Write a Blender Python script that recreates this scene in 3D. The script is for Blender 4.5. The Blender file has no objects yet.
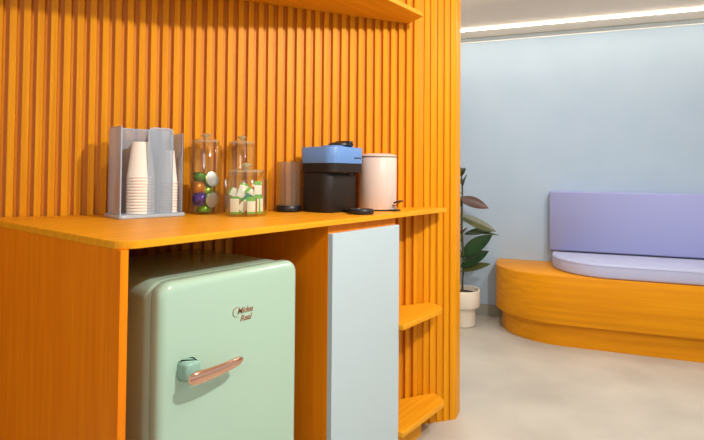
import bpy, bmesh, math, random
from mathutils import Vector, Matrix
random.seed(4)
S = bpy.context.scene
COL = S.collection

# ---------------------------------------------------------------- camera
cd = bpy.data.cameras.new('camera'); cam = bpy.data.objects.new('camera', cd); COL.objects.link(cam)
S.camera = cam
YAW, PITCH, ROLL = math.radians(38.133), math.radians(1.409), math.radians(.432)
CAM = Vector((-0.5418, -1.0405, 1.1))
def ground(v):      # x right, y forward, z up  ->  world (x along the counter front, y into the room)
    return Vector((v[0]*math.sin(YAW)+v[1]*math.cos(YAW), -v[0]*math.cos(YAW)+v[1]*math.sin(YAW), v[2]))
fw = ground((0, math.cos(PITCH), math.sin(PITCH)))
up0 = ground((0, -math.sin(PITCH), math.cos(PITCH))); rt0 = ground((1, 0, 0))
rt = rt0*math.cos(ROLL)+up0*math.sin(ROLL); up = -rt0*math.sin(ROLL)+up0*math.cos(ROLL)
cam.matrix_world = Matrix(((rt.x, up.x, -fw.x, CAM.x), (rt.y, up.y, -fw.y, CAM.y), (rt.z, up.z, -fw.z, CAM.z), (0, 0, 0, 1)))
cd.sensor_width = 36; cd.sensor_fit = 'HORIZONTAL'; cd.lens = 36*508.21/704
cd.shift_y = -(220-160.179)/704; cd.clip_start = .02

# ---------------------------------------------------------------- world, lights, exposure
W = bpy.data.worlds.new('world'); S.world = W; W.use_nodes = True
W.node_tree.nodes['Background'].inputs[0].default_value = (1, .99, .98, 1)
W.node_tree.nodes['Background'].inputs[1].default_value = .6
def area(name, loc, target, size, power, color=(1, .965, .93), sy=None, spread=180):
    l = bpy.data.lights.new(name, 'AREA'); l.energy = power; l.color = color
    l.shape = 'RECTANGLE' if sy else 'DISK'; l.size = size
    if sy: l.size_y = sy
    l.spread = math.radians(spread)
    o = bpy.data.objects.new(name, l); COL.objects.link(o); o.location = loc
    o.rotation_euler = (Vector(target)-Vector(loc)).to_track_quat('-Z', 'Y').to_euler()
    return o
area('spot_over_counter', (.45, -1.40, 2.10), (.8, .3, 1.2), .07, 36)
area('soft_fill_left', (-1.7, -1.5, 2.12), (.4, .4, .9), .9, 20, (1, .97, .94))  # added fill light, lifts the left-facing faces and the counter top
area('downlight_by_bench', (2.0, -.9, 2.15), (2.2, -.9, 0), .12, 19)
area('downlight_plant', (2.2, .35, 2.15), (2.6, .35, 0), .12, 7)
S.cycles.transparent_max_bounces = 40
S.view_settings.view_transform = 'Standard'; S.view_settings.look = 'None'
S.view_settings.exposure = -.07; S.view_settings.gamma = 1
S.view_settings.use_curve_mapping = False

# ---------------------------------------------------------------- materials
def lin(r, g, b):
    f = lambda c: ((c/255+.055)/1.055)**2.4 if c/255 > .04045 else c/255/12.92
    return (f(r), f(g), f(b), 1)
def mat(name, col, rough=.5, metal=0, **kw):
    m = bpy.data.materials.new(name); m.use_nodes = True
    b = m.node_tree.nodes['Principled BSDF']
    b.inputs['Base Color'].default_value = col; b.inputs['Roughness'].default_value = rough
    b.inputs['Metallic'].default_value = metal
    if name.startswith('oak'): b.inputs['Specular IOR Level'].default_value = .16
    for k, v in kw.items(): b.inputs[k.replace('_', ' ')].default_value = v
    return m
def noisy(name, c1, c2, scale=(1, 1, 1), nscale=5, rough=.5, bump=0, detail=5, lo=.35, hi=.65, rot=(0, 0, 0), **kw):
    m = mat(name, c1, rough, **kw); nt = m.node_tree; N, L = nt.nodes, nt.links
    b = N['Principled BSDF']
    tc = N.new('ShaderNodeTexCoord'); mp = N.new('ShaderNodeMapping'); mp.inputs['Scale'].default_value = scale
    mp.inputs['Rotation'].default_value = rot
    no = N.new('ShaderNodeTexNoise'); no.inputs['Scale'].default_value = nscale; no.inputs['Detail'].default_value = detail
    cr = N.new('ShaderNodeValToRGB'); cr.color_ramp.elements[0].position = lo; cr.color_ramp.elements[1].position = hi
    cr.color_ramp.elements[0].color = c1; cr.color_ramp.elements[1].color = c2
    L.new(tc.outputs['Object'], mp.inputs[0]); L.new(mp.outputs[0], no.inputs[0])
    L.new(no.outputs[0], cr.inputs[0]); L.new(cr.outputs[0], b.inputs['Base Color'])
    if bump:
        bp = N.new('ShaderNodeBump'); bp.inputs['Strength'].default_value = bump; bp.inputs['Distance'].default_value = .002
        L.new(no.outputs[0], bp.inputs['Height']); L.new(bp.outputs[0], b.inputs['Normal'])
    return m
WA, WB = lin(214, 136, 8), lin(228, 152, 14)
wood_v = noisy('oak_vertical', lin(230, 124, 6), lin(240, 138, 10), (26, 26, 1.3), 2.2, .42, .05)
wood_x = noisy('oak_lengthwise', lin(226, 150, 20), lin(238, 166, 34), (1.3, 26, 26), 2.2, .40, .05)
wood_b = noisy('oak_bench', WA, WB, (1.0, 8, 26), 1.6, .42, .05)
wood_slat = noisy('oak_slats', lin(216, 138, 8), lin(230, 154, 14), (30, 30, .7), 2.5, .45, .04)
groove_m = noisy('slat_groove_shade', lin(202, 124, 8), lin(218, 140, 14), (30, 30, .7), 2.5, .6)  # wood tone darkened to deepen the shade inside the grooves
blue_wall = noisy('pale_blue_paint', lin(167, 188, 207), lin(172, 192, 210), (1, 1, 1), 3, .85)
ceil_m = mat('ceiling_paint', lin(246, 232, 214), .9)
floor_m = noisy('pale_screed', lin(174, 171, 160), lin(200, 196, 184), (1, 1, 1), 2.3, .5, 0, 9, .3, .7)
base_m = mat('grey_skirting', lin(150, 150, 138), .6)
gap_m = mat('shadow_gap_grey', lin(135, 145, 150), .7)
white_m = mat('white_edge', lin(235, 235, 230), .5)
door_m = mat('pale_blue_laminate', lin(186, 203, 208), .45)
mint = mat('mint_enamel', lin(172, 202, 180), .22, Coat_Weight=.35)
mint_s = mat('mint_bracket', lin(140, 180, 165), .3)
rubber = mat('grey_gasket', lin(70, 68, 62), .7)
rose = mat('rose_chrome', lin(240, 190, 165), .1, 1)
copper_ink = mat('copper_lettering', lin(150, 100, 60), .35, .4)
cup_m = noisy('paper_cup_cream', lin(243, 228, 212), lin(246, 233, 219), (1, 1, 1), 8, .6)
lav = noisy('lavender_fabric', lin(156, 163, 213), lin(162, 169, 218), (1, 1, 1), 420, .9, .15)
lav2 = noisy('pale_lavender_fabric', lin(176, 182, 214), lin(182, 188, 219), (1, 1, 1), 420, .9, .15)
mach_blue = mat('cornflower_blue_plastic', lin(102, 143, 202), .4)
mach_dark = mat('dark_brown_plastic', lin(34, 26, 20), .5, 0, Specular_IOR_Level=.3)
black = mat('black_plastic', lin(24, 22, 22), .4)
bin_m = mat('cream_enamel', lin(216, 195, 181), .45)
pot_m = noisy('cream_ceramic', lin(226, 218, 200), lin(232, 225, 210), (1, 1, 1), 10, .5)
soil = noisy('potting_soil', lin(45, 32, 24), lin(75, 55, 40), (1, 1, 1), 60, .95)
foil = mat('silver_foil', lin(215, 212, 205), .3, .85)
brass = mat('brass_rod', lin(190, 150, 70), .3, .9)
leaf_g = noisy('leaf_green', lin(18, 46, 26), lin(34, 72, 36), (1, 1, 1), 9, .35)
leaf_o = noisy('leaf_olive', lin(58, 66, 30), lin(82, 86, 38), (1, 1, 1), 9, .35)
leaf_r = noisy('leaf_bronze', lin(62, 34, 28), lin(84, 50, 34), (1, 1, 1), 9, .4)
stem_m = mat('stem_green_brown', lin(80, 78, 42), .6)
pods = {'green': mat('pod_green', lin(95, 140, 30), .25, .5), 'orange': mat('pod_orange', lin(215, 130, 30), .25, .5),
        'purple': mat('pod_purple', lin(82, 50, 140), .25, .5), 'lime': mat('pod_lime', lin(140, 165, 40), .25, .5)}
paper_w = mat('sachet_white', lin(232, 228, 205), .6)
paper_g = mat('sachet_green', lin(110, 175, 60), .6)
paper_t = mat('sachet_teal', lin(70, 140, 110), .6)
paper_o = mat('sachet_orange', lin(225, 140, 50), .6)
def clear(name, tint, refl=.12, body=None, bfac=0):
    m = bpy.data.materials.new(name); m.use_nodes = True; nt = m.node_tree; N, L = nt.nodes, nt.links
    N.remove(N['Principled BSDF']); out = N['Material Output']
    tr = N.new('ShaderNodeBsdfTransparent'); tr.inputs[0].default_value = tint
    gl = N.new('ShaderNodeBsdfGlossy'); gl.inputs['Roughness'].default_value = .04
    lw = N.new('ShaderNodeLayerWeight'); lw.inputs[0].default_value = .5
    pw = N.new('ShaderNodeMath'); pw.operation = 'POWER'; pw.inputs[1].default_value = 2.6
    ma = N.new('ShaderNodeMath'); ma.operation = 'MULTIPLY_ADD'; ma.inputs[1].default_value = .6; ma.inputs[2].default_value = refl*.3
    L.new(lw.outputs['Facing'], pw.inputs[0]); L.new(pw.outputs[0], ma.inputs[0])
    base = tr
    if body:
        df = N.new('ShaderNodeBsdfDiffuse'); df.inputs[0].default_value = body
        m1 = N.new('ShaderNodeMixShader'); m1.inputs[0].default_value = bfac
        L.new(tr.outputs[0], m1.inputs[1]); L.new(df.outputs[0], m1.inputs[2]); base = m1
    mx = N.new('ShaderNodeMixShader'); L.new(ma.outputs[0], mx.inputs[0]); L.new(base.outputs[0], mx.inputs[1]); L.new(gl.outputs[0], mx.inputs[2])
    L.new(mx.outputs[0], out.inputs[0]); return m
glass = clear('clear_glass', (.97, .98, .97, 1), .12)
lid_glass = clear('thick_lid_glass', (.95, .97, .95, 1), .3, lin(220, 215, 180), .24)
tank_m = clear('clear_plastic', (.92, .90, .88, 1), .15, lin(215, 190, 150), .05)
acryl = clear('smoky_acrylic', (.86, .90, .94, 1), .1, lin(190, 204, 216), .34)
acryl2 = clear('smoky_acrylic_edge', (.86, .90, .94, 1), .1, lin(196, 210, 222), .75)
def emit(name, c, s):
    m = bpy.data.materials.new(name); m.use_nodes = True; b = m.node_tree.nodes['Principled BSDF']
    b.inputs['Base Color'].default_value = c; b.inputs['Emission Color'].default_value = c; b.inputs['Emission Strength'].default_value = s
    return m
led_m = emit('led_line', (1, .86, .68, 1), 27)

# ---------------------------------------------------------------- mesh helpers
def tag(o, label=None, cat=None, group=None, kind=None):
    if label: o['label'] = label
    if cat: o['category'] = cat
    if group: o['group'] = group
    if kind: o['kind'] = kind
    return o
def empty(name, loc, rz=0):
    o = bpy.data.objects.new(name, None); COL.objects.link(o); o.location = loc; o.rotation_euler = (0, 0, rz)
    o.empty_display_size = .05; return o
def link(name, bm, m, parent=None, smooth=False, angle=35, origin=None):
    me = bpy.data.meshes.new(name)
    bmesh.ops.recalc_face_normals(bm, faces=bm.faces[:])
    if smooth:
        for f in bm.faces: f.smooth = True
        a = math.radians(angle)
        for e in bm.edges:
            if len(e.link_faces) == 2 and e.calc_face_angle(0) > a: e.smooth = False
    bm.to_mesh(me); bm.free()
    for mm in (m if isinstance(m, (list, tuple)) else [m]): me.materials.append(mm)
    o = bpy.data.objects.new(name, me); COL.objects.link(o)
    if parent: o.parent = parent
    return o
def prism(pts, z0, z1, bm=None, bev=0, segs=2):
    """closed outline in xy extruded in z; bev rounds the top and bottom rims"""
    bm = bm or bmesh.new()
    n = len(pts)
    def inset(d):
        if d == 0: return [Vector((p[0], p[1])) for p in pts]
        out = []
        area2 = sum(pts[i][0]*pts[(i+1) % n][1]-pts[(i+1) % n][0]*pts[i][1] for i in range(n))
        sg = 1 if area2 > 0 else -1
        for i in range(n):
            a, b, c = Vector(pts[i-1][:2]), Vector(pts[i][:2]), Vector(pts[(i+1) % n][:2])
            e1, e2 = (b-a).normalized(), (c-b).normalized()
            n1, n2 = Vector((-e1.y, e1.x))*sg, Vector((-e2.y, e2.x))*sg
            k = (n1+n2); k = k/max(.3, k.length_squared)*2 if k.length > 1e-6 else n1
            out.append(b+k*d)
        return out
    rings = []
    if bev:
        for i in range(segs+1):
            t = math.pi/2*i/segs; rings.append((inset(bev*(1-math.sin(t))), z0+bev*(1-math.cos(t))))
        for i in range(segs+1):
            t = math.pi/2*i/segs; rings.append((inset(bev*(1-math.cos(t))), z1-bev*(1-math.sin(t))))
    else: rings = [(inset(0), z0), (inset(0), z1)]
    vs = [[bm.verts.new((p.x, p.y, z)) for p in r] for r, z in rings]
    for a, b in zip(vs, vs[1:]):
        for i in range(n): bm.faces.new((a[i], a[(i+1) % n], b[(i+1) % n], b[i]))
    bm.faces.new(vs[0][::-1]); bm.faces.new(vs[-1])
    return bm
def rnd(pts, radii, seg=6):
    """round the corners of a polygon"""
    n = len(pts); out = []
    for i in range(n):
        r = radii[i] if isinstance(radii, (list, tuple)) else radii
        b = Vector(pts[i]); a = Vector(pts[i-1]); c = Vector(pts[(i+1) % n])
        if not r: out.append(tuple(b)); continue
        u, v = (a-b).normalized(), (c-b).normalized()
        th = u.angle(v); d = r/math.tan(th/2)
        p, q = b+u*d, b+v*d
        cen = b+(u+v).normalized()*(r/math.sin(th/2))
        a0 = math.atan2(p.y-cen.y, p.x-cen.x); a1 = math.atan2(q.y-cen.y, q.x-cen.x)
        da = (a1-a0+math.pi) % (2*math.pi)-math.pi
        for k in range(seg+1):
            t = a0+da*k/seg; out.append((cen.x+r*math.cos(t), cen.y+r*math.sin(t)))
    return out
def box(x0, x1, y0, y1, z0, z1, bm=None, bev=0):
    return prism([(x0, y0), (x1, y0), (x1, y1), (x0, y1)], z0, z1, bm, bev)
def lathe(prof, seg=48, bm=None, cx=0, cy=0, z=0, close=False):
    bm = bm or bmesh.new(); rings = []
    for r, h in prof:
        if r < 1e-6: rings.append([bm.verts.new((cx, cy, z+h))])
        else: rings.append([bm.verts.new((cx+r*math.cos(2*math.pi*k/seg), cy+r*math.sin(2*math.pi*k/seg), z+h)) for k in range(seg)])
    if close: rings.append(rings[0])
    for a, b in zip(rings, rings[1:]):
        for k in range(seg):
            k2 = (k+1) % seg
            if len(a) == 1 and len(b) == 1: continue
            if len(a) == 1: bm.faces.new((a[0], b[k2], b[k]))
            elif len(b) == 1: bm.faces.new((a[k], a[k2], b[0]))
            else: bm.faces.new((a[k], a[k2], b[k2], b[k]))
    return bm
def tube(pts, rad, seg=10, bm=None, flat=1):
    bm = bm or bmesh.new(); pts = [Vector(p) for p in pts]; rings = []
    for i, p in enumerate(pts):
        t = (pts[min(i+1, len(pts)-1)]-pts[max(i-1, 0)]).normalized()
        s = t.cross(Vector((0, 0, 1)))
        if s.length < 1e-3: s = Vector((1, 0, 0))
        s.normalize(); u = s.cross(t).normalized()
        r = rad[i] if isinstance(rad, (list, tuple)) else rad
        rings.append([bm.verts.new(p+s*r*flat*math.cos(2*math.pi*k/seg)+u*r*math.sin(2*math.pi*k/seg)) for k in range(seg)])
    for a, b in zip(rings, rings[1:]):
        for k in range(seg): bm.faces.new((a[k], a[(k+1) % seg], b[(k+1) % seg], b[k]))
    bm.faces.new(rings[0][::-1]); bm.faces.new(rings[-1]); return bm
def slab_xz(x0, x1, z0, z1, y0, y1, rc, bf, bb=.004, seg=8):
    """rounded rectangle seen from the front, extruded in y with a rolled front rim"""
    bm = bmesh.new(); rings = []
    def ring(d, y):
        r = max(rc-d, .001)
        P = rnd([(x0+d, z0+d), (x1-d, z0+d), (x1-d, z1-d), (x0+d, z1-d)], r, seg)
        return [bm.verts.new((p[0], y, p[1])) for p in P]
    for i in range(7):
        t = math.pi/2*i/6; rings.append(ring(bf*(1-math.sin(t)), y0+bf*(1-math.cos(t))))
    for i in range(4):
        t = math.pi/2*i/3; rings.append(ring(bb*(1-math.cos(t)), y1-bb*(1-math.sin(t))))
    for a, b in zip(rings, rings[1:]):
        n = len(a)
        for k in range(n): bm.faces.new((a[k], a[(k+1) % n], b[(k+1) % n], b[k]))
    bm.faces.new(rings[0]); bm.faces.new(rings[-1][::-1]); return bm
def text_mesh(name, body, size, m, parent, M, shear=0, depth=.0006, offset=0, spacing=1):
    c = bpy.data.curves.new(name, 'FONT'); c.body = body; c.size = size; c.shear = shear; c.extrude = depth
    c.align_x = 'CENTER'; c.align_y = 'CENTER'; c.offset = offset; c.space_character = spacing
    t = bpy.data.objects.new(name+'_curve', c); COL.objects.link(t)
    bpy.context.view_layer.update()
    me = bpy.data.meshes.new_from_object(t.evaluated_get(bpy.context.evaluated_depsgraph_get()))
    bpy.data.objects.remove(t); me.name = name
    me.transform(M); me.materials.clear(); me.materials.append(m)
    o = bpy.data.objects.new(name, me); COL.objects.link(o); o.parent = parent; return o

# slatted wall frame: s runs along the wall, off is distance in front of the slat faces
WO = Vector((1.124, .267)); WD = Vector((.8807, -.4737)); WN = Vector((-.4737, -.8807))
def wp(s, off): p = WO+WD*s+WN*off; return (p.x, p.y)
def wall_y(x, off=0): o = WO+WN*off; return o.y+(x-o.x)*WD.y/WD.x
# far wall frame
BO = Vector((2.896, 1.658)); BD = Vector((.2983, -.9545)); BN = Vector((-.9545, -.2983))
BANG = math.atan2(BD.y, BD.x)
def bp(s, off): p = BO+BD*s+BN*off; return (p.x, p.y)
ZC = 2.173

# ---------------------------------------------------------------- structure
def struct(name, bm, m, smooth=False): return tag(link(name, bm, m, None, smooth), kind='structure')
struct('floor', prism([(-3.5, -3.6), (4.6, -3.6), (4.6, 3.2), (-3.5, 3.2)], -.06, 0), floor_m)
struct('ceiling', prism([(-3.5, -3.6), (4.6, -3.6), (4.6, 3.2), (-3.5, 3.2)], ZC, ZC+.06), ceil_m)
struct('wall_back', prism([bp(-1.6, 0), bp(4.6, 0), bp(4.6, -.12), bp(-1.6, -.12)], 0, ZC), blue_wall)
struct('baseboard_back', prism([bp(-1.6, .001), bp(4.6, .001), bp(4.6, .013), bp(-1.6, .013)], 0, .088), base_m)
struct('trim_1', prism([bp(-1.6, .001), bp(4.6, .001), bp(4.6, .016), bp(-1.6, .016)], ZC-.030, ZC-.001), gap_m)
struct('trim_2', prism([bp(-1.6, .001), bp(4.6, .001), bp(4.6, .012), bp(-1.6, .012)], ZC-.038, ZC-.031), white_m)
# slatted wall: one profile, extruded to the ceiling
P = []; GD = .0180; pitch = .0387; s0 = -1.2116
k = -40
while True:
    a = s0+pitch*k
    if a > .335: break
    P += [wp(a, -GD), wp(a, 0), wp(a+.0195, 0), wp(a+.0195, -GD)]
    k += 1
for a, b, o in ((.3475, .3700, .004), (.3790, .4020, .008), (.4130, .4350, .012), (.4460, .4690, .015), (.4780, .5050, .018)):
    P += [wp(a, o-.008), wp(a, o), wp(b, o), wp(b, o-.008)]
P[-1] = wp(.5090, .017)
P += [wp(.568, -.035), wp(.570, -.06), wp(.540, -.14), wp(-2.76, -.14)]
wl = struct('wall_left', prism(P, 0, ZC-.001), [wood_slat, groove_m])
for f in wl.data.polygons:      # groove bottoms take a darker wood tone, painting in shade between the slats
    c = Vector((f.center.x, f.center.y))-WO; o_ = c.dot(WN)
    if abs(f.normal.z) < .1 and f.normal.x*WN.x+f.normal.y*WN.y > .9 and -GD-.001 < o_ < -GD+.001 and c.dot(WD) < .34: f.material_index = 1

# ---------------------------------------------------------------- LED line in the ceiling
l = link('led_strip_light', prism([bp(-1.5, .262), bp(4.4, .262), bp(4.4, .280), bp(-1.5, .280)], ZC-.012, ZC), led_m)
tag(l, 'long thin glowing light line set in the beige ceiling', 'ceiling light')

# ---------------------------------------------------------------- bench and cushions (far wall)
bench = empty('bench', (*bp(2.4, .3), 0), BANG)     # local x along the wall, local y away from it (negative side is the room)
def bl(s, off): return (s-2.4, -(off-.3))
SE = 3.9
def bench_outline(d, end_s, front, rx, ry, n=14):
    pts = [bl(SE, .004), bl(SE, front-d)]
    cx, cy = end_s+d+rx, front-d-ry
    for i in range(n+1):
        t = math.pi/2*i/n
        pts.append(bl(cx-rx*math.sin(t), cy+ry*math.cos(t)))
    pts.append(bl(end_s+d, .004)); return pts
link('seat_box', prism(bench_outline(0, 1.212, .583, .44, .40), .147, .450, None, .003), wood_b, bench, True, 25)
link('plinth', prism(bench_outline(.045, 1.212, .583, .42, .38), 0, .147), wood_b, bench, True, 25)
tag(bench, 'long built-in orange wood bench with a rounded end against the pale blue wall', 'bench')
def cushion_top():
    pts = [bl(SE-.02, .105), bl(SE-.02, .560)]
    cx, cy, rx, ry = 1.60+.34, .560-.36, .34, .36
    for i in range(15):
        t = math.pi/2*i/14; pts.append(bl(cx-rx*math.sin(t), cy+ry*math.cos(t)))
    pts += [bl(1.60, .105)]
    return pts
sc = empty('seat_cushion', (*bp(2.4, .3), .4505), BANG)
link('cushion_body', prism(cushion_top(), 0, .092, None, .016, 4), lav2, sc, True, 50)
def piping(z, d):
    pts = cushion_top(); return tube([(p[0], p[1], z) for p in pts[1:-1]], .0028, 6)
link('piping', piping(.078, 0), lav2, sc, True, 60)
tag(sc, 'pale lavender seat cushion with a rounded end lying on the wooden bench', 'cushion')
bc = link('back_cushion', bmesh.new(), lav)
bm = bmesh.new()
prism([(1.585-2.4, .055), (SE-.02-2.4, .055), (SE-.02-2.4, -.045), (1.585-2.4, -.045)], 0, .430, bm, .012, 4)
bm.to_mesh(bc.data); bm.free()
for p in bc.data.polygons: p.use_smooth = True
bc.location = (*bp(2.4, .06), .5455); bc.rotation_euler = (0, 0, BANG)
tag(bc, 'lavender upright back cushion leaning on the pale blue wall behind the bench seat', 'cushion')

# ---------------------------------------------------------------- counter: end panel, worktop, corner cabinet with shelves
ZT = .95; TT = .0175; U = ZT-TT
panel = link('end_panel', prism([(.003, .004), (.0205, .004), (.0205, wall_y(.0205, .003)), (.003, wall_y(.003, .003))], 0, U), wood_v)
tag(panel, 'upright orange wood panel closing the left end of the counter beside the mint fridge', 'panel')
tip = Vector((1.452, 0)); back = tip-WN*.082
top = link('worktop', prism(rnd([(0, 0), tuple(tip), (back.x, back.y), (0.0, wall_y(0, .002))], [.05, .008, 0, 0], 8), U, ZT, None, .0015, 1), wood_x)
tag(top, 'long tapering orange wood counter top along the slatted wall', 'countertop')

cab = empty('corner_cabinet', (.9, .2, 0))
def cp(pts): return [(p[0]-.9, p[1]-.2) for p in pts]
cx0, cx1, cyf = .700, 1.093, .030
link('body', prism(cp([(cx0, cyf), (cx1, cyf), (cx1, wall_y(cx1, .002)), (cx0, wall_y(cx0, .002))]), 0, U-.0005), wood_v, cab)
dr = link('door', prism(cp([(cx0+.001, .011), (cx1-.002, .011), (cx1-.002, .0295), (cx0+.001, .0295)]), .035, .904, None, .0015, 1), door_m, cab)
tag(dr, 'flat pale blue cabinet door')
for nm, zt, xt, fy in (('shelf', .528, 1.418, -.008), ('shelf', .129, 1.436, -.008)):
    t = Vector((xt, fy)); off = (t-WO).dot(WN); bk = t-WN*(off-.002)
    link(nm, prism(cp(rnd([(cx1, fy), tuple(t), (bk.x, bk.y), (cx1, wall_y(cx1, .002))], [0, .055, .018, 0], 10)), zt-.020, zt, None, .0015, 1), wood_x, cab)
link('plinth', prism(cp([(cx1, .06), (1.345, .06), (1.345+.06, wall_y(1.405, .003)), (cx1, wall_y(cx1, .003))]), 0, .109), wood_x, cab)
tag(cab, 'wood corner cabinet with pale blue door and two open end shelves under the counter', 'cabinet')

# wall shelf above
zs = 1.757
sp = [(1.304, .036)]
e = Vector((1.304, .036)); eb = e-WN*(.118)
sp = rnd([(e.x, e.y), (eb.x, eb.y), wp(-2.3, .001), wp(-2.3, .50), wp(-.45, .50)], [.006, 0, 0, 0, .25], 8)
sh = link('wall_shelf', prism(sp, zs, zs+.018, None, .001, 1), wood_x)
tag(sh, 'orange wood wall shelf high up on the slatted wall above the coffee machine', 'shelf')

# ---------------------------------------------------------------- mini fridge
fr = empty('mini_fridge', (.315, .25, 0))
def loc(o, p=(.315, .25, 0)):
    o.data.transform(Matrix.Translation((-p[0], -p[1], -p[2]))); return o
fx0, fx1 = .103, .551
loc(link('body', slab_xz(fx0-.002, fx1, .02, .838, .062, .47, .045, .022, .02), mint, fr, True, 60))
loc(link('gasket', slab_xz(fx0+.006, fx1-.006, .03, .832, .055, .064, .04, .001, .001), rubber, fr, True, 40))
door = loc(link('door', slab_xz(fx0, fx1, .035, .842, .016, .057, .036, .020, .005, 10), mint, fr, True, 60))
for x, y in ((.12, .11), (.51, .11), (.12, .42), (.51, .42)):
    loc(link('foot', lathe([(0, 0), (.018, 0), (.018, .022), (0, .022)], 20, None, x, y, 0), black, fr))
# handle: mint bracket and a rose chrome lever
br = bmesh.new()
prism(rnd([(.150, -.021), (.192, -.021), (.192, .018), (.150, .018)], [.014, .006, .002, .002], 5), .612, .658, br, .010, 4)
hb = loc(link('handle_bracket', br, mint_s, fr, True, 50)); tag(hb, 'teal green handle bracket')
hp = []; hr = []
for i in range(17):
    t = i/16; x = .150+.156*t; z = .624-.0015*math.sin(math.pi*t)+.006*t
    y = -.030-.006*math.sin(math.pi*t)
    hp.append((x, y, z)); hr.append((.0165*(1-t*.34))*min(1, .45+.55*math.sin(min(1, min(t, 1-t)*9)*math.pi/2)))
hd = loc(link('handle', tube(hp, hr, 16, None, .5), rose, fr, True, 60)); hd.parent = hb
tag(hd, 'shiny rose gold lever')
Rx = Matrix.Rotation(math.pi/2, 4, 'X')
lg = text_mesh('logo', 'Midea', .022, copper_ink, door, Matrix.Translation((.350-.315, .0157-.25, .735))@Rx, .35, .0005, .0003)
tag(lg, 'small copper script lettering')
text_mesh('logo', 'Real', .022, copper_ink, door, Matrix.Translation((.352-.315, .0157-.25, .7145))@Rx, .35, .0005, .0003)
# the crescent swoosh round the first letter
cs = [(.3235+.0135*math.cos(a)-.315, .0155-.25, .7345+.0125*math.sin(a)) for a in [math.radians(d) for d in range(60, 300, 16)]]
link('logo_swoosh', tube(cs, [.0011*math.sin(math.pi*(i+1)/(len(cs)+1))+.0002 for i in range(len(cs))], 6), copper_ink, door, True)
tag(fr, 'mint green retro mini fridge with a rose gold lever handle under the counter', 'fridge')

# ---------------------------------------------------------------- cup dispenser on the counter
HN = Vector((.247, .485)); HA = math.radians(-8)
hold = empty('cup_dispenser', (HN.x, HN.y, ZT+.0004), HA)
link('base', prism(rnd([(0, 0), (.217, 0), (.217, .146), (0, .146)], .012, 5), 0, .012, None, .003), acryl2, hold, True, 40)
HT = .290
link('side_panel', box(.008, .012, .020, .126, .012, HT), acryl, hold)
link('side_panel', box(.2085, .2125, .020, .126, .012, HT-.012), acryl, hold)
link('back_panel', box(.012, .2085, .122, .126, .012, HT), acryl, hold)
link('divider', box(.1345, .1375, .020, .122, .012, HT-.004), acryl, hold)
def tongue(x0, x1, z0, z1, y0, y1, r):
    bm = bmesh.new(); pr_ = rnd([(x0, z0), (x1, z0), (x1, z1), (x0, z1)], [0, 0, r, r], 7)
    a = [bm.verts.new((p[0], y0, p[1])) for p in pr_]; b = [bm.verts.new((p[0], y1, p[1])) for p in pr_]; n = len(a)
    for i in range(n): bm.faces.new((a[i], a[(i+1) % n], b[(i+1) % n], b[i]))
    bm.faces.new(a[::-1]); bm.faces.new(b); return bm
link('front_panel', tongue(.0935, .173, .012, HT-.001, .012, .016, .014), acryl, hold)
# brighter polished rim of the front panel
rim = [(.0935, .0138, .012), (.0935, .0138, HT-.015), (.0955, .0138, HT-.007), (.0975, .0138, HT-.003), (.1075, .0138, HT-.0005), (.159, .0138, HT-.0005),
       (.169, .0138, HT-.003), (.171, .0138, HT-.007), (.173, .0138, HT-.015), (.173, .0138, .012)]
link('panel_rim', tube(rim, .0024, 6), acryl2, hold, True)
link('panel_rim', tube([(.010, .020, .012), (.010, .020, HT), (.010, .124, HT), (.2105, .124, HT)], .0022, 6), acryl2, hold)
tag(hold, 'smoky grey acrylic cup dispenser holding two stacks of paper cups', 'cup dispenser')
HM = Matrix.Translation((HN.x, HN.y, 0))@Matrix.Rotation(HA, 4, 'Z')
def cup_mesh(rb, rt_, h, name):
    prof = [(rb-.0008, .001), (rb+.0012, 0), (rb+.0022, .0018), (rb+.0012, .0036), (rb-.0004, .0042), (rt_, h-.001), (rt_-.001, h), (rt_-.0022, h-.001), (rt_-.003, h-.006), (0, h-.006)]
    bm = lathe(prof, 36)
    inner = [(rb-.0008, .001), (rb-.0012, .0042), (rt_-.0008, h-.008), (0, h-.008)]
    lathe(inner, 36, bm); bmesh.ops.remove_doubles(bm, verts=bm.verts[:], dist=1e-5)
    for f in bm.faces: f.smooth = True
    me = bpy.data.meshes.new(name); bmesh.ops.recalc_face_normals(bm, faces=bm.faces[:]); bm.to_mesh(me); bm.free(); me.materials.append(cup_m); return me
def stack(me, u, v, n, step, which):
    c = HM@Vector((u, v, 0))
    for i in range(n):
        o = bpy.data.objects.new('paper_cup', me); COL.objects.link(o)
        o.location = (c.x, c.y, ZT+.0126+i*step)
        if i == n-1: tag(o, 'cream upside-down paper cup on top of the %s stack in the dispenser' % which, 'cup', 'paper cups in the dispenser')
        elif i == 0: tag(o, 'bottom cream paper cup of the %s stack, rim resting on the dispenser base' % which, 'cup', 'paper cups in the dispenser')
        else: tag(o, 'cream paper cup nested inside the %s stack, only its rim showing' % which, 'cup', 'nested cups of the %s stack' % which)
stack(cup_mesh(.0425, .029, .117, 'paper_cup'), .086, .0565, 13, .0096, 'wider left')
stack(cup_mesh(.0315, .0205, .112, 'small_paper_cup'), .1745, .0525, 11, .0096, 'narrower right')

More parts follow.
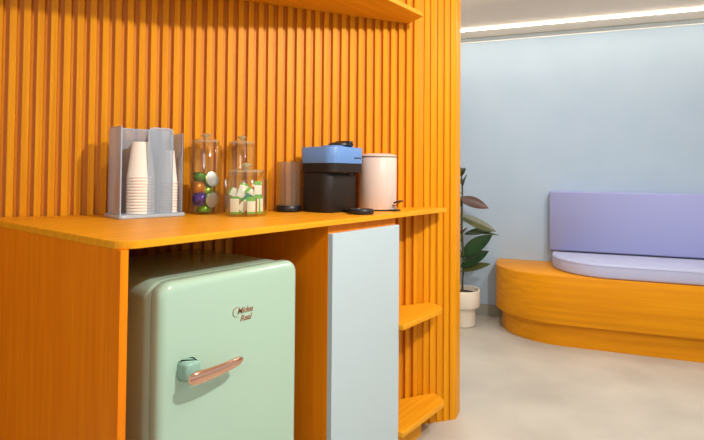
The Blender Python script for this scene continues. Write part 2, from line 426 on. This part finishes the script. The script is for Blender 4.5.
# ---------------------------------------------------------------- glass jars
def jar(name, c, r, h_sh, h_neck, r_neck, r_lid, h_lid, h_knob, label):
    j = empty(name, (c[0], c[1], ZT+.0004)); t = .0028
    h1 = h_neck
    prof = [(0, 0), (r-.006, 0), (r-.001, .004), (r, .010), (r, h_sh), (r-.003, h_sh+.008), (r_neck+.002, h_sh+(h1-h_sh)*.6), (r_neck, h1-.006), (r_neck+.003, h1-.003), (r_neck+.003, h1),
            (r_neck-t, h1), (r_neck-t, h1-.008), (r_neck-t, h_sh+(h1-h_sh)*.55), (r-t-.003, h_sh+.004), (r-t, h_sh), (r-t, .012), (r-t-.004, .006), (0, .006)]
    link('glass_body', lathe(prof, 48), glass, j, True, 40)
    z = h1+.0003
    lp = [(0, z), (r_lid-.002, z), (r_lid, z+.002), (r_lid, z+.006), (r_lid-.006, z+.008), (r_lid*.75, z+(h_lid-h1)*.75), (.016, h_lid), (.008, h_lid+.002), (.008, h_lid+.004),
          (.015, h_lid+.007), (.018, h_lid+(h_knob-h_lid)*.6), (.014, h_knob-.002), (.006, h_knob), (0, h_knob)]
    ld = link('lid', lathe(lp, 48), lid_glass, j, True, 40)
    link('lid_knob', lathe([(0, h_lid+.0035), (.0145, h_lid+.006), (.0175, h_lid+(h_knob-h_lid)*.6), (.0138, h_knob-.0025), (.006, h_knob+.0006), (0, h_knob+.0006)], 24), lid_glass, ld, True, 40)
    tag(j, label, 'jar'); return j
J1 = (.560, .486); J2 = (.683, .4385); J3 = (.612, .328)
jar('glass_jar', J1, .0545, .238, .252, .045, .0485, .268, .285, 'tall lidded glass jar of coloured coffee capsules beside the cup dispenser')
jar('glass_jar', J2, .0510, .238, .252, .044, .0475, .266, .283, 'tall lidded glass jar standing empty behind the short jar of sachets')
jar('glass_jar', J3, .0730, .120, .148, .057, .061, .161, .181, 'short wide lidded glass jar of green and white sachets')

# capsules: dome shell with a foil lid
def cap_meshes(colm):
    r = .0235
    bm = lathe([(0, .022), (.009, .0215), (.016, .019), (.0205, .013), (.022, .004), (.0222, 0), (r, 0), (r+.001, -.0008), (r, -.0016), (.021, -.0016), (.021, -.001), (0, -.001)], 28)
    return bm
def capsule(px, colname, direction, label, foilc=foil):
    d = Vector(direction).normalized(); q = d.to_track_quat('Z', 'Y')
    o = empty('coffee_capsule', px); o.scale = (1.17, 1.17, 1.17); o.rotation_mode = 'QUATERNION'; o.rotation_quaternion = q
    link('capsule_shell', cap_meshes(colname), pods[colname], o, True, 50)
    link('foil_lid', lathe([(0, -.0030), (.010, -.0028), (.019, -.0022), (.0228, -.0018), (.0228, -.0012), (0, -.0012)], 28), foilc, o, True, 50)
    tag(o, label, 'coffee capsule', 'capsules in the tall glass jar')
def jp(dx, dz, dep, c=J1):      # dx to the right as seen, dep towards the viewer
    v = (Vector((CAM.x, CAM.y))-Vector(c)).normalized(); s = Vector((-v.y, v.x))
    return (c[0]+s.x*dx+v.x*dep, c[1]+s.y*dx+v.y*dep, ZT+dz)
vv = (Vector((CAM.x, CAM.y, ZT))-Vector((J1[0], J1[1], ZT))).normalized(); ss = Vector((-vv.y, vv.x, 0)); zz = Vector((0, 0, 1))
capsule(jp(-.016, .137, .010), 'green', vv*.3+zz*-1-ss*.2, 'green capsule uppermost in the jar, foil side up')
capsule(jp(.022, .124, .016), 'lime', -vv-ss*.85-zz*.25, 'capsule showing its silver foil at upper right in the jar')
capsule(jp(-.023, .094, .006), 'orange', vv*.8-ss*.8+zz*.1, 'orange capsule at the left side of the jar')
capsule(jp(.002, .084, -.004), 'lime', vv*.7+ss*.1+zz*.5, 'yellow green capsule in the middle of the jar')
capsule(jp(-.018, .054, .010), 'purple', vv*.8-ss*.3+zz*.6, 'purple capsule low at the left in the jar')
capsule(jp(.023, .050, .016), 'green', -vv-ss*.8+zz*.1, 'capsule showing its silver foil at lower right in the jar')
capsule(jp(-.004, .0105, .002), 'green', zz+vv*.02, 'green capsule lying on the bottom of the jar')

# sachets
def sachet(dx, dz, dep, w, h, tilt, lean, yaw, band, label):
    v = (Vector((CAM.x, CAM.y, 0))-Vector((J3[0], J3[1], 0))); v.z = 0; v.normalize(); s = Vector((-v.y, v.x, 0))
    bm = bmesh.new(); nx, nz = 4, 8; t = .0022
    grid = {}
    for sd in (1, -1):
        for i in range(nx+1):
            for j in range(nz+1):
                x, z = (i/nx-.5)*w, (j/nz-.5)*h
                th = t*math.sin(math.pi*i/nx)**.6*math.sin(math.pi*j/nz)**.4 if 0 < i < nx and 0 < j < nz else 0
                if th == 0 and sd == -1: grid[sd, i, j] = grid[1, i, j]
                else: grid[sd, i, j] = bm.verts.new((x, sd*th, z))
    for sd in (1, -1):
        for i in range(nx):
            for j in range(nz):
                q = [grid[sd, i, j], grid[sd, i+1, j], grid[sd, i+1, j+1], grid[sd, i, j+1]]
                f = bm.faces.new(q if sd == 1 else q[::-1])
                f.material_index = 1 if (j == 0 or j == nz-1 or (j == nz-2 and band == 2) or (i == 1 and band == 3)) else 0
    R = Matrix((( s.x, -v.x, 0, 0), (s.y, -v.y, 0, 0), (0, 0, 1, 0), (0, 0, 0, 1)))
    o = link('sachet', bm, [paper_w, {1: paper_g, 2: paper_g, 3: paper_g, 4: paper_t, 5: paper_o}[band]] if band < 4 else [{4: paper_t, 5: paper_o}[band], paper_w], None, True, 60)
    o.matrix_world = Matrix.Translation(jp(dx, dz, dep, J3))@R@Matrix.Rotation(yaw, 4, 'Z')@Matrix.Rotation(lean, 4, 'X')@Matrix.Rotation(tilt, 4, 'Y')
    tag(o, label, 'sachet', 'sachets in the short glass jar')
sachet(-.037, .0375, .040, .030, .060, 0, .06, -.2, 1, 'upright white sachet with green ends at lower left of the short jar')
sachet(-.013, .083, .012, .028, .058, .30, -.1, 0, 1, 'tilted pale green sachet sticking up in the middle of the short jar')
sachet(.018, .0375, .050, .027, .058, 0, .05, .1, 2, 'upright white sachet with green top at lower right of the short jar')
sachet(.047, .0375, .026, .022, .058, -.03, .05, .5, 3, 'upright white sachet against the right side of the short jar')
sachet(.040, .092, .014, .026, .052, .02, -.05, .3, 2, 'white sachet standing highest at the right of the short jar')
sachet(-.034, .078, .000, .030, .05, -1.2, -.4, -.3, 1, 'green and white sachet lying across the left of the short jar')
sachet(.006, .058, .024, .028, .05, .5, .35, .1, 4, 'teal sachet half hidden in the middle of the short jar')
sachet(-.006, .034, .030, .030, .05, .75, .1, .1, 1, 'leaning white sachet between the two upright ones in the short jar')
sachet(.014, .088, -.016, .020, .045, .8, -.2, .1, 5, 'small orange sachet at the back of the short jar')
sachet(.020, .078, .014, .026, .045, -.9, -.3, .2, 2, 'green topped sachet slanting right in the short jar')

# ---------------------------------------------------------------- coffee machine
MX0, MX1, MY0, MY1 = .866, 1.048, .150, .314
mc = ((MX0+MX1)/2, (MY0+MY1)/2)
mach = empty('coffee_machine', (mc[0], mc[1], ZT+.0004))
def ml(pts): return [(p[0]-mc[0], p[1]-mc[1]) for p in pts]
def mrect(d, r1, r2, y0=MY0, y1=MY1, r3=.016):
    return ml(rnd([(MX0+d, y0+d), (MX1-d, y0+d), (MX1-d, y1-d), (MX0+d, y1-d)], [r1, r3, max(r2, .042), r2], 8))
head = link('head', prism(mrect(0, .045, .012), .184, .2455, None, .003, 2), mach_blue, mach, True, 40); tag(head, 'cornflower blue upper shell')
link('head_top', prism(mrect(.030, .025, .02, MY0-.01, MY1-.04), .245, .252, None, .004, 3), mach_blue, head, True, 40)
link('head_underside', prism(mrect(.0012, .044, .012), .150, .1838, None, .002, 1), mach_dark, mach, True, 40)
link('body', prism(mrect(.004, .045, .012, MY0+.022, MY1), 0, .1495, None, .004, 2), mach_dark, mach, True, 40)
kx, ky = .975-mc[0], .205-mc[1]
link('lid_dial', lathe([(0, .252), (.045, .252), (.049, .2545), (.048, .260), (.038, .265), (0, .266)], 40, None, kx, ky), black, mach, True, 40)
link('lid_lever', prism(rnd([(kx-.012, ky-.052), (kx+.012, ky-.052), (kx+.016, ky+.02), (kx-.016, ky+.02)], .006, 4), .2535, .2705, None, .004, 3), black, mach, True, 40)
link('spout', lathe([(0, .138), (.010, .138), (.013, .150), (0, .150)], 24, None, kx+.02, MY0+.026-mc[1]), black, mach, True)
link('side_slot', box(MX0+.003-mc[0], MX0+.0048-mc[0], MY0+.05-mc[1], MY0+.052-mc[1], .02, .07), black, mach)
link('power_button', lathe([(0, 0), (.003, 0), (.003, .002), (0, .002)], 12, None, 0, 0, 0), black, mach).matrix_local = Matrix.Translation((MX0-.0008-mc[0], .265-mc[1], .172))@Matrix.Rotation(math.pi/2, 4, 'Y')
# round drip tray in front
ty = .072
tr = link('drip_tray', lathe([(0, 0), (.042, 0), (.044, .004), (.044, .014), (.042, .018), (.038, .018), (.037, .015), (0, .015)], 40, None, kx-.040, ty-mc[1]), black, mach, True, 40)
link('tray_arm', prism([(kx-.055, ty+.035-mc[1]), (kx-.01, ty+.035-mc[1]), (kx+.02, .175-mc[1]), (kx-.02, .175-mc[1])], 0, .011), black, tr)
# clear water tank at the back left
tx, tyy = .842-mc[0], .352-mc[1]
tk = link('water_tank', lathe([(.0465, .024), (.0465, .188), (.0445, .190), (.0445, .186), (.0445, .026), (0, .026), (0, .024)], 44, None, tx, tyy), tank_m, mach, True, 40)
link('tank_base', lathe([(0, 0), (.048, 0), (.050, .003), (.049, .018), (.046, .0235), (0, .0235)], 44, None, tx, tyy), black, tk, True, 40)
link('tank_ring', lathe([(.0445, .0), (.0470, .0), (.0470, .004), (.0445, .004)], 44, None, tx, tyy, .0245, True), tank_m, tk, True, 40)
lgm = text_mesh('logo', 'NESPRESSO', .0088, black, head, Matrix.Translation((1.015-mc[0]-.004, MY0-.0003-mc[1], .205))@Rx, 0, .0003, .0001)
tag(mach, 'blue and dark brown capsule coffee machine with clear water tank on the counter', 'coffee machine')

# ---------------------------------------------------------------- small pedal bin
bx, by = 1.146, .150
pb = empty('pedal_bin', (bx, by, ZT+.0004)); R = .0755
link('bin_body', lathe([(0, .004), (R-.002, .004), (R, .007), (R, .208), (R-.002, .2105), (R-.006, .211), (0, .211)], 56), bin_m, pb, True, 40)
link('base_ring', lathe([(0, 0), (R-.003, 0), (R-.001, .0015), (R-.001, .006), (0, .006)], 56), black, pb, True, 40)
link('lid_seam', lathe([(0, .2112), (R-.0015, .2112), (R-.0015, .2142), (0, .2142)], 56), mat('grey_seam', lin(120, 108, 100), .5), pb, True)
link('bin_lid', lathe([(0, .2144), (R-.001, .2144), (R+.0008, .216), (R+.0004, .219), (R-.008, .2235), (R*.6, .2275), (0, .229)], 56), bin_m, pb, True, 40)
foot = link('pedal_foot', prism(rnd([(-.022, -R-.024), (.022, -R-.024), (.022, -R+.012), (-.022, -R+.012)], .008, 4), 0, .006, None, .001, 1), black, pb, True, 40)
arm = link('pedal_arm', tube([(0, -R+.002, .020), (0, -R-.012, .022), (0, -R-.034, .036)], .0022, 8), brass, pb, True)
tube([(0, -R+.002, .024), (0, -R-.010, .024), (0, -R-.010, .012)], .002, 8)
pdl = bmesh.new(); prism(rnd([(-.018, -.014), (.018, -.014), (.018, .012), (-.018, .012)], .003, 3), -.0025, .0025, pdl, .001, 1)
pdo = link('pedal', pdl, black, pb, True, 40); pdo.matrix_local = Matrix.Translation((0, -R-.022, .036))@Matrix.Rotation(-.35, 4, 'X')
tag(pb, 'small round cream pedal bin standing on the counter beside the coffee machine', 'bin')

# ---------------------------------------------------------------- potted plant
pc = bp(.985, .31)
plant = empty('potted_plant', (pc[0], pc[1], 0))
pot = link('pot', lathe([(0, 0), (.082, 0), (.092, .006), (.094, .02), (.094, .125), (.098, .135), (.122, .140), (.126, .150), (.128, .255), (.124, .262), (.116, .260), (.114, .225), (0, .225)], 48), pot_m, plant, True, 40)
link('soil', lathe([(0, .236), (.06, .238), (.1135, .228), (.1135, .2255), (0, .2255)], 32), soil, pot, True)
vr = Vector((rt0.x, rt0.y, 0)).normalized(); vf = Vector((fw.x, fw.y, 0)).normalized()
def leaf(p0, p1, width, m, droop=.02, twist=0, label=None):
    p0, p1 = Vector(p0), Vector(p1); ax = p1-p0; L_ = ax.length; ax.normalize()
    side = ax.cross(Vector((0, 0, 1)));
    if side.length < .05: side = vr.copy()
    side.normalize(); side = Matrix.Rotation(twist, 4, ax)@side; n = side.cross(ax).normalized()
    bm = bmesh.new(); rows = 12; cols = 4; g = []
    for layer in (0, 1):
        gg = []
        for i in range(rows+1):
            t = i/rows; wv = width*.5*(math.sin(math.pi*min(1, t*1.02+.0))**.75 if 0 < t < 1 else .02)
            c = p0+ax*L_*t+Vector((0, 0, -droop*t*t+droop*.5*t))
            row = []
            for j in range(cols+1):
                u = (j/cols-.5)*2
                row.append(bm.verts.new(c+side*wv*u+n*(abs(u)*wv*.28-layer*.0018)))
            gg.append(row)
        g.append(gg)
    for i in range(rows):
        for j in range(cols):
            bm.faces.new((g[0][i][j], g[0][i][j+1], g[0][i+1][j+1], g[0][i+1][j]))
            bm.faces.new((g[1][i][j], g[1][i+1][j], g[1][i+1][j+1], g[1][i][j+1]))
    for i in range(rows):
        for j in (0, cols): bm.faces.new((g[0][i][j], g[0][i+1][j], g[1][i+1][j], g[1][i][j]))
    for i in (0, rows):
        for j in range(cols): bm.faces.new((g[0][i][j], g[0][i][j+1], g[1][i][j+1], g[1][i][j]))
    return link('leaf', bm, m, plant, True, 60)
def PV(dx, z, dep=0): return vr*dx-vf*dep+Vector((0, 0, z))      # dx right of the stem as seen
st = link('stem', tube([PV(0, .23), PV(.01, .45), PV(-.005, .70), PV(.0, .98), PV(-.01, 1.14)], [.010, .009, .008, .006, .004], 8), stem_m, plant, True)
st2 = link('stem', tube([PV(-.03, .23, .02), PV(-.05, .45, .03), PV(-.06, .68, .03), PV(-.05, .88, .04)], [.008, .007, .006, .004], 8), stem_m, plant, True)
PPM = 138.
def leafpx(x0, y0, x1, y1, w, m, dep0=0, dep1=.04, twist=0, droop=.02):
    # heights chosen from where each leaf shows beside the wall end
    z = lambda y: 1.1-(y-171.5)/PPM
    return leaf(PV((x0-458)/PPM, z(y0), dep0), PV((x1-458)/PPM, z(y1), dep1), w, m, droop, twist)
leafpx(453, 197, 483, 204, .082, leaf_r, 0, .05, 1.2, .03)
leafpx(454, 213, 490, 231, .085, leaf_o, 0, .06, .9, -.03)
leafpx(460, 233, 493, 228, .060, leaf_g, 0, -.06, .8, .02)
leafpx(461, 231, 493, 231, .030, leaf_o, 0, .07, .6, .02)
leafpx(456, 256, 486, 231, .105, leaf_g, 0, .06, 1.2, .02)
leafpx(456, 266, 483, 247, .085, leaf_g, 0, .05, 1.2, .02)
leafpx(456, 270, 484, 260, .06, leaf_o, 0, .07, .9, .01)
leafpx(458, 186, 462, 172, .06, leaf_g, 0, .02, .5, .0)
for i, (z, a, L_) in enumerate(((.45, 150, .2), (.52, 215, .22), (.60, 120, .2), (.66, 260, .2), (.72, 180, .22), (.80, 135, .2), (.86, 230, .2), (.95, 170, .18), (1.02, 95, .17), (1.08, 250, .16), (1.12, 190, .15))):
    d = vr*math.cos(math.radians(a))+vf*math.sin(math.radians(a))
    b0 = PV(-.005, z); leaf(b0, b0+d*L_+Vector((0, 0, .07)), .085, (leaf_g, leaf_o, leaf_g, leaf_r)[i % 4], .05, .3)
tag(plant, 'rubber plant with broad dark leaves in a cream pot by the blue wall', 'potted plant')
